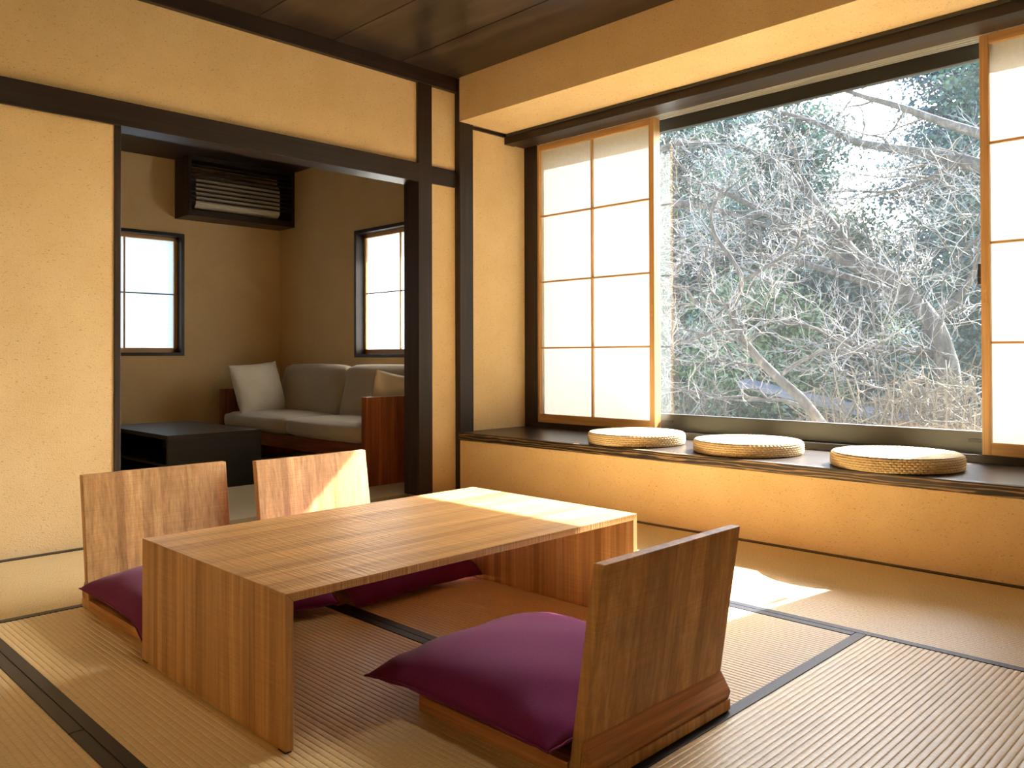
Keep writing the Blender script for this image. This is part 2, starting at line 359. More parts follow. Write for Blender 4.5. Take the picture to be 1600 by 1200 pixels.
# paper sliding screens
def screen(y0, y1, label, free):                  # free: the y side whose edge stands open in the window
    z0, z1 = .378, 2.142; x0, x1 = 3.852, 3.882
    t = thing('shoji_screen', label, 'paper screen', (0, 0, 0), group='paper screens of the large window')
    for k, (a, b) in enumerate(((y0, y0+.034), (y1-.034, y1))):
        st = bx('stile', M['hinoki_z'], t, (x0, x1, a, b, z0, z1), .0015)
        ye = y0 if free == 0 else y1
        if (k == 0) == (free == 0):
            s = -1 if free == 0 else 1
            bx('finger_pull', M['hinoki_x'], st, (x0-.0015, x0+.002, (a+b)/2-.007, (a+b)/2+.007, 1.0, 1.085), .001)
            bx('edge_strip', M['hinoki_z'], st, (x1-.004, x1+.03, ye if s < 0 else ye-.012, ye+.012 if s < 0 else ye, z0, z1), .001)
    bx('bottom_rail', M['hinoki_y'], t, (x0+.001, x1, y0+.034, y1-.034, z0, .430), .0015)
    bx('top_rail', M['hinoki_y'], t, (x0+.001, x1, y0+.034, y1-.034, 2.105, z1), .0015)
    ya, yb, za, zb = y0+.034, y1-.034, .430, 2.105; ym = (ya+yb)/2
    bx('muntin', M['hinoki_z'], t, (x0+.006, x1-.008, ym-.0055, ym+.0055, za, zb))
    zs = [za+(zb-za)*k/4 for k in range(5)]
    for k in (1, 2, 3): bx('muntin', M['hinoki_y'], t, (x0+.007, x1-.008, ya, yb, zs[k]-.005, zs[k]+.005))
    for a, b in ((ya, ym), (ym, yb)):
        for k in range(4):
            MB().add([(x1-.008, a, zs[k]), (x1-.008, b, zs[k]), (x1-.008, b, zs[k+1]), (x1-.008, a, zs[k+1])], [(0, 1, 2, 3)]).build('paper_pane', M['paper'], t)
    return t
screen(2.703, 3.617, 'eight pane white paper screen left of the garden view, beside the alcove side wall', 0)
screen(.13, 1.048, 'tall white paper screen right of the garden view, cut by the picture edge', 1)

# ---------------------------------------------------------------- small room behind the opening
fa = struct('floor_annex', MB().box(.2, XR+.1, YB+.1, YF+.1, -.12, 0), M['carpet'], 'pale tan floor of the small room', 'floor')
struct('ceiling_annex', MB().box(.1, XR+.15, YB+.12, YF+.15, ZA, ZA+.2), M['dark_x'], 'near black ceiling of the small room', 'ceiling')
def holed_x(y0, y1, z0, z1, h, x0, x1):           # wall slab in an x plane with one window hole h = (ya, yb, za, zb)
    return MB().box(x0, x1, y0, h[0], z0, z1).box(x0, x1, h[1], y1, z0, z1).box(x0, x1, h[0], h[1], z0, h[2]).box(x0, x1, h[0], h[1], h[3], z1)
R2 = (4.36, 5.315, .79, 1.76)
struct('wall_annex_right', holed_x(YB+.12, YF+.12, -.03, ZA+.1, R2, XR, XR+.13), M['plaster_annex'], 'brown plaster wall behind the sofa', 'wall')
L2 = (1.94, 2.80, .807, 1.77)
wf = MB().box(.1, L2[0], YF, YF+.13, -.03, ZA+.1).box(L2[1], XR, YF, YF+.13, -.03, ZA+.1).box(L2[0], L2[1], YF, YF+.13, -.03, L2[2]).box(L2[0], L2[1], YF, YF+.13, L2[3], ZA+.1)
struct('wall_annex_far', wf, M['plaster_annex'], 'brown plaster far wall under the boxed air conditioner', 'wall')
struct('wall_annex_left', MB().box(.08, .2, YB+.12, YF+.12, -.03, ZA+.1), M['plaster_annex'], 'brown plaster left wall of the small room', 'wall')
def small_window(name, label, axis, a0, a1, z0, z1, p):
    t = thing(name, label, 'window', kind='structure')
    def B(nm, mat, q0, q1, u0, u1, v0, v1, bev=.0015, par=None):   # q: depth from the wall face outwards
        b = (p+q0, p+q1, u0, u1, v0, v1) if axis == 'x' else (u0, u1, p+q0, p+q1, v0, v1)
        return bx(nm, mat, par or t, b, bev)
    f = .026; dk = 'dark_y' if axis == 'x' else 'dark_x'; hk = 'hinoki_y' if axis == 'x' else 'hinoki_x'
    B('frame_top', M[dk], -.012, .13, a0, a1, z1-f, z1); B('frame_bottom', M[dk], -.012, .13, a0, a1, z0, z0+f)
    for u in (a0, a1-f): B('frame_side', M['dark_z'], -.012, .13, u, u+f, z0+f, z1-f)
    i0, i1, k0, k1 = a0+f, a1-f, z0+f, z1-f
    B('screen_rail', M[hk], .06, .085, i0, i1, k0, k0+.036); B('screen_rail', M[hk], .06, .085, i0, i1, k1-.028, k1)
    for u in (i0, i1-.026): B('screen_stile', M['hinoki_z'], .06, .085, u, u+.026, k0, k1)
    m = (i0+i1)/2; zc = (k0+.036+k1-.028)/2
    B('muntin', M['hinoki_z'], .064, .076, m-.006, m+.006, k0+.03, k1-.02, 0); B('muntin', M[dk], .065, .076, i0+.02, i1-.02, zc-.005, zc+.005, 0)
    for u0, u1 in ((i0+.02, m), (m, i1-.02)):
        for v0, v1 in ((k0+.03, zc), (zc, k1-.02)):
            d = p+.077
            vs = [(d, u0, v0), (d, u1, v0), (d, u1, v1), (d, u0, v1)] if axis == 'x' else [(u0, d, v0), (u1, d, v0), (u1, d, v1), (u0, d, v1)]
            MB().add(vs, [(0, 1, 2, 3)]).build('paper_pane', M['paper_bright'], t)
small_window('window_2', 'small paper window in the far wall left of the air conditioner', 'y', L2[0], L2[1], L2[2], L2[3], YF)
small_window('window_3', 'small paper window above the sofa, glowing in the sun', 'x', R2[0], R2[1], R2[2], R2[3], XR)
struct('eave_1', MB().box(XR+.1, 4.78, 4.0, 6.8, 2.37, 2.44), M['dark_y'], 'dark roof eave outside the small room', 'eave')

# air conditioner behind slats
bxo = thing('slatted_box', 'dark wooden slatted box around the air conditioner under the ceiling', 'cabinet', (2.726, 6.20, 1.885))
W, D, Hh = XR-.002-2.726, .248, 2.348-1.885
bx('side_panel', M['dark_z'], bxo, (0, .025, 0, D, 0, Hh), .001); bx('side_panel', M['dark_z'], bxo, (W-.025, W, 0, D, 0, Hh), .001)
bx('bottom_panel', M['dark_x'], bxo, (.025, W-.025, 0, D, 0, .05), .001); bx('top_panel', M['dark_x'], bxo, (.025, W-.025, 0, D, Hh-.03, Hh), .001)
for k in range(9):
    z = .118+.034*k
    bx('slat', M['dark_x'], bxo, (.025, W-.025, .004, .016, z, z+.013), .001)
ac = thing('air_conditioner', 'off white wall air conditioner behind the dark slats', 'air conditioner', (2.80, 6.235, 1.952))
acp = [(.0, .03), (.035, .0), (.205, .0), (.205, .27), (.03, .27), (.0, .24)]
MB().prism(acp, 0, .72).build('body', M['ac_white'], ac, .004)
MB().prism([(-.006, .045), (.032, .004), (.036, .012), (.0, .052)], .03, .61).build('vane', M['ac_white'], ac, .001)
bx('display', M['ac_white'], ac, (.63, .70, -.004, .006, .035, .075), .001)

# coffee table
ct = thing('coffee_table', 'low black box table with an open side in front of the sofa', 'coffee table', (1.99, 4.80, 0))
bx('top', M['black_x'], ct, (0, .59, 0, 1.04, .315, .34), .001)
bx('front_panel', M['black_x'], ct, (0, .59, 0, .022, 0, .315), .001); bx('back_panel', M['black_x'], ct, (0, .59, 1.018, 1.04, 0, .315), .001)
bx('bottom', M['black_x'], ct, (.01, .58, .022, 1.018, .01, .03)); bx('divider', M['black_x'], ct, (.38, .4, .022, 1.018, .03, .315)); bx('shelf', M['black_x'], ct, (.01, .38, .022, 1.018, .15, .166))

# sofa
def pillow(w_, d_, h_, n=26, pinch=.06, flat=.55, seed=0, wr=.004, p=2.2):
    """pillow in local x,y with thickness along z, pointed corners, softly wrinkled"""
    rnd = random.Random(seed); ph = [rnd.uniform(0, 6) for _ in range(6)]
    vs = []; fs = []; idx = {}
    for side in (1, -1):
        for i in range(n+1):
            for j in range(n+1):
                if side < 0 and (i in (0, n) or j in (0, n)): idx[side, i, j] = idx[1, i, j]; continue
                u = -math.cos(PI*i/n); v = -math.cos(PI*j/n)
                u = .55*u + .45*(2*i/n-1); v = .55*v + .45*(2*j/n-1)
                x = u*(1-pinch*(1-v*v)); y = v*(1-pinch*(1-u*u))
                t = max(0, (1-abs(u)**p))**.5*max(0, (1-abs(v)**p))**.5
                z = t*h_*(1-flat if side < 0 else flat)*side
                e = (abs(u)*abs(v))
                z += side*wr*t**.5*(math.sin(7*x+5*y+ph[0])*.5+math.sin(13*u*v+ph[1])*e*1.4+math.sin(17*(u-v)+ph[2])*e*.7)
                idx[side, i, j] = len(vs); vs.append((x*w_/2, y*d_/2, z))
        for i in range(n):
            for j in range(n):
                q = (idx[side, i, j], idx[side, i+1, j], idx[side, i+1, j+1], idx[side, i, j+1])
                fs.append(q if side > 0 else q[::-1])
    m = MB(); m.add(vs, fs); return m
def block(x0, x1, y0, y1, z0, z1, r=.05, crown=.012, n=10):    # upholstered block: rounded, slightly crowned
    bm = bmesh.new(); bmesh.ops.create_cube(bm, size=1)
    bmesh.ops.subdivide_edges(bm, edges=bm.edges[:], cuts=n, use_grid_fill=True)
    sx, sy, sz = x1-x0, y1-y0, z1-z0; m = MB()
    vs = []
    for v in bm.verts:
        p = np.array([v.co.x*sx, v.co.y*sy, v.co.z*sz]); h = np.array([sx, sy, sz])/2
        c = np.clip(p, -(h-r), h-r); d = p-c; L = np.linalg.norm(d)
        if L > 1e-6: p = c + d/L*r*min(1, L/r) if L > r else p
        u, w2, q = (v.co.x*2, v.co.y*2, v.co.z*2)
        p[2] += np.sign(q)*crown*(1-u*u)*(1-w2*w2)*abs(q); p[0] += np.sign(u)*crown*(1-q*q)*(1-w2*w2)*abs(u)
        vs.append(p + [(x0+x1)/2, (y0+y1)/2, (z0+z1)/2])
    bm.verts.index_update(); fs = [tuple(v.index for v in f.verts) for f in bm.faces]; bm.free()
    return m.add(vs, fs)
sf = thing('sofa', 'two seat sofa with taupe cushions and brown wooden arm panels', 'sofa', (2.944, 4.187, 0))
SL = 6.14-4.187
bx('arm', M['teak_z'], sf, (0, .67, 0, .05, 0, .548), .004); bx('arm', M['teak_z'], sf, (0, .67, SL-.05, SL, 0, .548), .004)
bx('front_rail', M['teak_y'], sf, (.02, .05, .05, SL-.05, .16, .25), .003); bx('seat_base', M['teak_y'], sf, (.05, .62, .05, SL-.05, .2, .25))
bx('back_panel', M['teak_z'], sf, (.62, .66, .05, SL-.05, .12, .56), .002)
ymid = .05+(SL-.1)/2
for a, b in ((.055, ymid-.003), (ymid+.003, SL-.055)):
    block(-.005, .56, a, b, .252, .375, .045, .014).build('seat_cushion', M['linen'], sf, 0, True)
for a, b in ((.055, ymid-.003), (ymid+.003, SL-.09)):
    o = block(-.075, .075, a, b, 0, .40, .05, .014).build('back_cushion', M['linen'], sf, 0, True)
    o.location = (.49, 0, .335); o.rotation_euler = (0, math.radians(13), 0)
def throw(label, loc, rot, mat, seed):
    o = pillow(.44, .42, .15, 22, .05, .5, seed, .005).build('throw_pillow', mat, None, 0, True)
    o.location = loc; o.rotation_euler = rot
    return tag(o, label, 'pillow', 'throw pillows on the sofa')
throw('pale linen throw pillow in the far corner of the sofa', (3.165, 5.93, .548), (math.radians(72), math.radians(-4), math.radians(8)), M['linen_light'], 3)
throw('beige throw pillow showing above the near sofa arm', (3.30, 4.345, .475), (math.radians(102), math.radians(10), math.radians(-4)), M['linen_light'], 5)

# ---------------------------------------------------------------- low table
tb = thing('low_table', 'low cedar table with solid end panels in the middle of the tatami room', 'table', (.86, 1.502, 0))
TW, TD, TH, tt = 1.185, .735, .32, .018
MB().prism_y([(.0004, TH), (tt+.0004, TH-tt), (TW-tt-.0004, TH-tt), (TW-.0004, TH)], 0, TD).build('top', M['cedar_top'], tb, .0008)
for q in ([(0, .0016), (tt, .0016), (tt, TH-tt-.0004), (0, TH-.0004)], [(TW-tt, .0016), (TW, .0016), (TW, TH-.0004), (TW-tt, TH-tt-.0004)]):
    MB().prism_y(q, 0, TD).build('end_panel', M['cedar_leg'], tb, .0008)
for x in (.004, TW-tt+.004):
    for y in (.004, TD-.03): bx('foot_pad', M['black'], tb, (x-.006, x+.009, y-.006, y+.024, 0, .0016))

# ---------------------------------------------------------------- legless chairs
def chair(label, loc, rz):                        # local: y = 0 at the back foot, +y towards the table, x centred
    t = thing('floor_chair', label, 'chair', loc, rz, 'cedar floor chairs')
    hw = .2425; k = -.154
    yb = lambda z: .034 + k*z
    th = .026
    prof = [(yb(.0), .0), (yb(0)+th, 0), (yb(.42)+th, .42), (yb(.42), .42)]
    MB().prism(prof, -hw, hw).build('backrest', M['cedar_v'], t, .003)
    MB().prism([(.001, .030), (-.004, .046), (.0, .053), (yb(.084)-.0005, .086), (yb(.031)-.0005, .030)], -hw, hw).build('back_rail', M['cedar_rail'], t, .0015)
    MB().prism([(.004, .0), (-.003, .006), (-.003, .0295), (yb(.03)-.0005, .0295), (yb(0)-.0005, .0)], -hw, hw).build('rear_edge', M['cedar_v'], t, .001)
    for s in (-1, 1):
        a, b = sorted((s*hw, s*(hw-.022)))
        bx('side_rail', M['cedar_side'], t, (a, b, yb(0)+th+.0005, .503, .0, .034), .0015)
    bx('front_rail', M['cedar_rail'], t, (-hw+.0225, hw-.0225, .481, .503, 0, .034), .0015)
    bx('seat_board', M['cedar_side'], t, (-hw+.0225, hw-.0225, yb(0)+th+.0005, .4805, .006, .018))
    return t
c0 = chair('cedar floor chair in front, seen from behind at the right', (1.4205, .969, 0), 0)
def chair_copy(label, loc, rz):
    c = copy_tree(c0); c.location = loc; c.rotation_euler = (0, 0, rz); c['label'] = label; return c
chair_copy('cedar floor chair behind the left end of the low table', (1.148, 2.842, 0), PI)
chair_copy('cedar floor chair behind the table, its backrest half in sunlight', (1.710, 2.772, 0), PI+.02)
def zabuton(label, loc, rz, seed, droop=.014):
    t = thing('floor_cushion', label, 'cushion', loc, rz, 'purple seat cushions')
    m = pillow(.55, .57, .118, 40, .045, .66, seed, .003, 3.0)
    dr = lambda y: -droop*max(0., (y/.285-.45)/.55)**1.6
    m.v = [(x, y, z+dr(y)) for x, y, z in m.v]
    o = m.build('cushion', M['purple'], t, 0, True)
    n = 40
    ring = []
    q = [(-1, -1), (1, -1), (1, 1), (-1, 1)]
    for a in range(4):
        (u0, v0), (u1, v1) = q[a], q[(a+1) % 4]
        for i in range(n):
            u = u0+(u1-u0)*i/n; v = v0+(v1-v0)*i/n
            yy = v*(1-.045*(1-u*u))*.57/2; ring.append((u*(1-.045*(1-v*v))*.55/2, yy, .0008*math.sin(i*1.7)+dr(yy)))
    MB().tube(ring+[ring[0]], [.0022]*(4*n+1), 5, False).build('seam', M['purple'], t, 0, True)
    return t
zabuton('purple seat cushion on the front floor chair', (1.385, 1.30, .080), .0, 1)
zabuton('purple seat cushion on the chair behind the left table end', (1.168, 2.505, .073), PI-.03, 2, .045).scale = (1.07, 1, 1)
zabuton('purple seat cushion on the sunlit chair behind the table', (1.748, 2.445, .073), PI+.03, 4, .055)

# ---------------------------------------------------------------- round woven cushions on the bench
def woven():
    R, Hc, N = .252, .058, 84; A = N*6; rows = 6; K = 5
    m = MB(); vs = []; fs = []
    nz = rows*K
    for j in range(nz+1):
        z = Hc*j/nz; r_ = j//K if j < nz else rows-1; fr = (j % K)/K if j < nz else 1
        rn = R - .010*abs(2*z/Hc-1)**5
        for i in range(A):
            th = 2*PI*i/A
            s = abs(math.sin(PI*(i/6.) + (PI/2 if r_ % 2 else 0)))**.6
            rr = rn - .009 + .0094*math.sin(PI*fr)**.6*(.1+.9*s)
            vs.append((rr*math.cos(th), rr*math.sin(th), z))
    for j in range(nz):
        for i in range(A): fs.append((j*A+i, j*A+(i+1) % A, (j+1)*A+(i+1) % A, (j+1)*A+i))
    side = MB().add(vs, fs)
    vs = []; fs = []; nr = 60
    for j in range(nr+1):
        r = (R-.0115)*(1-j/nr*.985)
        for i in range(A):
            th = 2*PI*i/A; c = r/.0125 + th/(2*PI)
            z = Hc - .001 + .003*abs(math.sin(PI*c))**.7*(.6+.4*abs(math.sin(PI*i/6.+PI*int(c))))
            z += .006*(1-(r/R)**2)
            vs.append((r*math.cos(th), r*math.sin(th), z))
    for j in range(nr):
        for i in range(A): fs.append((j*A+i, j*A+(i+1) % A, (j+1)*A+(i+1) % A, (j+1)*A+i))
    vs.append((0, 0, Hc+.005)); c = len(vs)-1
    for i in range(A): fs.append((nr*A+i, nr*A+(i+1) % A, c))
    return side, MB().add(vs, fs)
sd, tp_ = woven()
rc = thing('straw_cushion', 'round woven straw cushion on the bench, nearest the left paper screen', 'cushion', (3.50, 2.572, BT), 0, 'round straw cushions on the bench')
sd.build('side_band', M['straw'], rc, 0, True); tp_.build('coiled_top', M['straw'], rc, 0, True)
for lab, loc, rz in (('middle one of the three round woven straw cushions on the bench', (3.525, 1.950, BT), 1.0),
                     ('round woven straw cushion on the bench, nearest the right paper screen', (3.478, 1.262, BT), 2.2)):
    c = copy_tree(rc); c.location = loc; c.rotation_euler = (0, 0, rz); c['label'] = lab
# ---------------------------------------------------------------- ceiling lamp over the table (its shadow lies in front of the table)
cl_ = thing('ceiling_light', 'small round warm ceiling lamp above the low table', 'lamp', (1.0, 1.72, ZC))
def ring(r0, r1, z0, z1, n=40):
    vs = []; fs = []
    for i in range(n):
        c, s = math.cos(2*PI*i/n), math.sin(2*PI*i/n)
        vs += [(r1*c, r1*s, z1), (r1*c, r1*s, z0), (r0*c, r0*s, z0), (r0*c, r0*s, z1)]
    for i in range(n):
        for k in range(4):
            a_, b_ = i*4+k, i*4+(k+1) % 4; c_, d_ = ((i+1) % n)*4+(k+1) % 4, ((i+1) % n)*4+k; fs.append((a_, d_, c_, b_))
    return MB().add(vs, fs)
ring(.06, .075, -.05, 0).build('housing', M['black'], cl_, 0, False)
t_ = NT('warm_lens'); e_ = t_.n('ShaderNodeEmission'); e_.inputs[0].default_value = (1, .78, .5, 1); e_.inputs[1].default_value = 12; t_.l(e_.outputs[0], t_.o.inputs[0])
MB().add([(.06*math.cos(2*PI*i/32), .06*math.sin(2*PI*i/32), -.02) for i in range(32)], [tuple(range(32))]).build('lens', t_.m, cl_)
ll = bpy.data.lights.new('ceiling_light', 'AREA'); ll.shape = 'DISK'; ll.size = .1; ll.energy = 2.8; ll.color = (1, .80, .54)
lo = bpy.data.objects.new('bulb', ll); C.objects.link(lo); lo.parent = cl_; lo.location = (0, 0, -.052)
#EXTERIOR
# ---------------------------------------------------------------- garden outside
GZ = -1.3
def garden_mats():
    t = NT('garden_ground'); n = t.noise(t.coord(), .9, 6, .65)
    M['ground'] = t.principled(t.ramp(n, [(.3, (.03, .05, .018, 1)), (.5, (.07, .10, .035, 1)), (.7, (.13, .13, .06, 1))]), .95, None, .1)
    t = NT('grey_bark'); n = t.noise(t.coord((1, 1, .5)), 14, 5, .65)
    M['bark'] = t.principled(t.ramp(n, [(.3, (.02, .018, .015, 1)), (.55, (.055, .05, .042, 1)), (.75, (.13, .125, .105, 1))]), .9, t.bump(n, .5, .01), .2)
    t = NT('pale_twig'); n = t.noise(t.coord(), 3, 3, .6)
    M['twig'] = t.principled(t.ramp(n, [(.3, (.085, .08, .075, 1)), (.7, (.20, .185, .165, 1))]), .55, None, .6)
    t = NT('dry_twig'); n = t.noise(t.coord(), 3, 3, .6)
    M['dry_twig'] = t.principled(t.ramp(n, [(.3, (.05, .042, .028, 1)), (.7, (.12, .095, .06, 1))]), .7, None, .3)
    t = NT('dark_bark'); n = t.noise(t.coord((1, 1, .3)), 12, 5, .65)
    M['dark_bark'] = t.principled(t.ramp(n, [(.3, (.025, .02, .016, 1)), (.7, (.08, .065, .05, 1))]), .95, None, .1)
    def leaf(name, a, b):
        t = NT(name); n = t.noise(t.coord(), 1.6, 4, .7); c = t.ramp(n, [(.3, a), (.7, b)])
        d = t.n('ShaderNodeBsdfDiffuse'); tr = t.n('ShaderNodeBsdfTranslucent'); g = t.n('ShaderNodeBsdfGlossy'); g.inputs['Roughness'].default_value = .4
        t.l(c, d.inputs[0]); t.l(c, tr.inputs[0])
        m1 = t.n('ShaderNodeMixShader'); m1.inputs[0].default_value = .4; t.l(d.outputs[0], m1.inputs[1]); t.l(tr.outputs[0], m1.inputs[2])
        m2 = t.n('ShaderNodeMixShader'); m2.inputs[0].default_value = .05; t.l(m1.outputs[0], m2.inputs[1]); t.l(g.outputs[0], m2.inputs[2])
        t.l(m2.outputs[0], t.o.inputs[0]); M[name] = t.m
    leaf('cypress_leaf', (.010, .036, .026, 1), (.035, .085, .055, 1))
    leaf('bright_leaf', (.035, .075, .02, 1), (.10, .16, .045, 1))
    leaf('blue_leaf', (.012, .038, .045, 1), (.04, .085, .095, 1))
garden_mats()
rng = np.random.default_rng(7)
def spline(pts, n=5):
    P = [np.asarray(p, float) for p in pts]; P = [2*P[0]-P[1]] + P + [2*P[-1]-P[-2]]; out_ = []
    for i in range(1, len(P)-2):
        for k in range(n):
            t = k/n; a, b, c, d = P[i-1], P[i], P[i+1], P[i+2]
            out_.append(.5*((2*b)+(-a+c)*t+(2*a-5*b+4*c-d)*t*t+(-a+3*b-3*c+d)*t**3))
    out_.append(P[-2]); return out_
def sun_ok(p): return p[2] < .15 + .77*(p[0]-3.98)       # keep below the sun's path into the room
def tree_bare(name, label, limbs, kids=(9, 7, 5), lens=(1.0, .5, .24), spread=.9, seed=1, group=None):
    r = np.random.default_rng(seed); wood_, tw = MB(), MB()
    def grow(pts, r0, lev):
        n = len(pts); nk = kids[lev]
        L = sum(np.linalg.norm(pts[i+1]-pts[i]) for i in range(n-1))
        nk = max(2, int(nk*(L/ (1.6 if lev == 0 else lens[lev-1]))))
        for _ in range(nk):
            f = r.uniform(.18 if lev else .3, 1.); i = min(n-2, int(f*(n-1)))
            p = pts[i] + (pts[i+1]-pts[i])*(f*(n-1)-i)
            t = pts[i+1]-pts[i]; t /= np.linalg.norm(t)+1e-9
            d = t*.75 + r.normal(0, spread, 3)*np.array([.8, 1, .7]) + np.array([0, 0, .12]); d /= np.linalg.norm(d)
            ln = lens[lev]*r.uniform(.5, 1.3); m = 4 if lev < 2 else 3
            q = [p]; dd = d
            for s in range(m):
                dd = dd + r.normal(0, .28, 3) + np.array([0, 0, .06]); dd /= np.linalg.norm(dd)
                q.append(q[-1] + dd*ln/m)
            if not all(sun_ok(x) for x in q) or any(x[0] < 5.2 for x in q): continue
            ra = (.013, .005, .0028)[lev]
            (wood_ if lev == 0 else tw).tube(q, [ra*(1-.75*k/m) for k in range(m+1)], 4 if lev == 0 else 3, False)
            if lev < 2: grow(q, ra, lev+1)
    for pts, r0, r1 in limbs:
        sp = spline(pts, 5); n = len(sp)
        wood_.tube(sp, [r0+(r1-r0)*(i/(n-1))**.8 for i in range(n)], 8)
        grow(sp, r0, 0)
    t = thing(name, label, 'tree', tuple(limbs[0][0][0]), 0, group)
    off = -np.asarray(limbs[0][0][0])
    for mb, nm, mt, sm in ((wood_, 'trunk', M['bark'], True), (tw, 'twigs', M['twig'], False)):
        mb.v = [tuple(np.asarray(v)+off) for v in mb.v]
        o = mb.build(nm, mt, t, 0, sm)
        if nm == 'twigs': o['kind'] = 'stuff'
    return t
def L(X, pts, dx=0):                                       # picture polyline laid on an upright plane, drifting in depth
    n = len(pts); return [on_x(a, b, X+dx*i/(n-1)) for i, (a, b) in enumerate(pts)]
def ground_at(p): return np.array([p[0], p[1], GZ-.1])
mt = L(9, [(1492, 700), (1482, 600), (1476, 555), (1455, 502), (1400, 440), (1340, 402), (1300, 352), (1265, 305)], -.3)
tree_bare('bare_maple', 'thick bare tree with a trunk bending left at the right of the garden view', [
    ([ground_at(mt[0])] + mt, .16, .045),
    (L(8.9, [(1400, 440), (1330, 412), (1265, 375), (1200, 335), (1130, 300), (1060, 275)], -.8), .075, .018),
    (L(8.9, [(1440, 478), (1380, 452), (1300, 425), (1220, 402), (1150, 398), (1080, 410)], .8), .055, .014),
    (L(8.8, [(1300, 352), (1275, 315), (1250, 270), (1238, 225), (1200, 190)], -.4), .045, .012),
    (L(8.7, [(1265, 305), (1215, 255), (1150, 232), (1080, 226)], .5), .04, .012),
    (L(9, [(1455, 502), (1500, 462), (1528, 412), (1545, 360), (1580, 300)], .4), .05, .014),
    (L(9, [(1477, 560), (1420, 548), (1350, 540), (1270, 512), (1200, 500)], -.9), .05, .012),
    (L(9, [(1482, 600), (1430, 612), (1370, 590), (1310, 600)], -1.2), .04, .01)], (10, 7, 5), (1.05, .5, .24), .8, 3)
mt = L(6.6, [(1318, 740), (1268, 642), (1215, 590), (1178, 552), (1152, 512), (1146, 480), (1160, 440), (1140, 400), (1118, 368), (1112, 330), (1132, 292)])
tree_bare('bare_sapling', 'slender sinuous bare tree in the middle of the garden view', [
    ([ground_at(mt[0])] + mt, .055, .012),
    (L(6.6, [(1152, 512), (1110, 520), (1070, 535), (1040, 542)], .4), .02, .007),
    (L(6.6, [(1146, 480), (1110, 470), (1065, 480), (1035, 495)], -.4), .018, .006),
    (L(6.6, [(1160, 440), (1205, 412), (1250, 385), (1295, 352)], .5), .02, .006),
    (L(6.6, [(1215, 590), (1260, 560), (1320, 545), (1380, 548)], .6), .022, .006),
    (L(6.6, [(1268, 642), (1220, 625), (1150, 625), (1085, 612)], .5), .02, .006),
    (L(6.6, [(1140, 400), (1100, 385), (1060, 380)], .3), .014, .005)], (8, 5, 4), (.62, .32, .16), .9, 11)
mt = L(8.2, [(1745, 420), (1690, 330), (1600, 285), (1500, 250), (1420, 236), (1340, 222), (1270, 190), (1190, 168)], .4)
tree_bare('bare_cherry', 'bare tree reaching in from the right across the top of the garden view', [
    ([ground_at(mt[0])] + mt, .13, .016),
    (L(8.2, [(1690, 330), (1620, 240), (1540, 212), (1470, 190), (1400, 165), (1340, 148), (1270, 118)], -.3), .07, .014),
    (L(8.3, [(1500, 250), (1450, 280), (1390, 300), (1320, 296)], .6), .035, .01),
    (L(8.3, [(1600, 285), (1560, 340), (1520, 380), (1490, 400)], .4), .04, .01)], (8, 6, 5), (.95, .46, .22), .8, 21)
mt = L(8.5, [(930, 480), (950, 380), (1000, 330), (1060, 318), (1130, 330), (1190, 352)], -.4)
tree_bare('bare_plum', 'bare tree whose branches come from behind the left paper screen', [
    ([ground_at(mt[0])] + mt, .11, .014),
    (L(8.5, [(950, 380), (985, 270), (1040, 230), (1110, 222), (1180, 236)], .4), .05, .012),
    (L(8.5, [(940, 430), (1000, 440), (1070, 448), (1140, 470)], .6), .045, .01),
    (L(8.5, [(932, 470), (1000, 540), (1070, 570), (1130, 560)], .2), .045, .01)], (9, 7, 5), (.95, .46, .22), .85, 31)
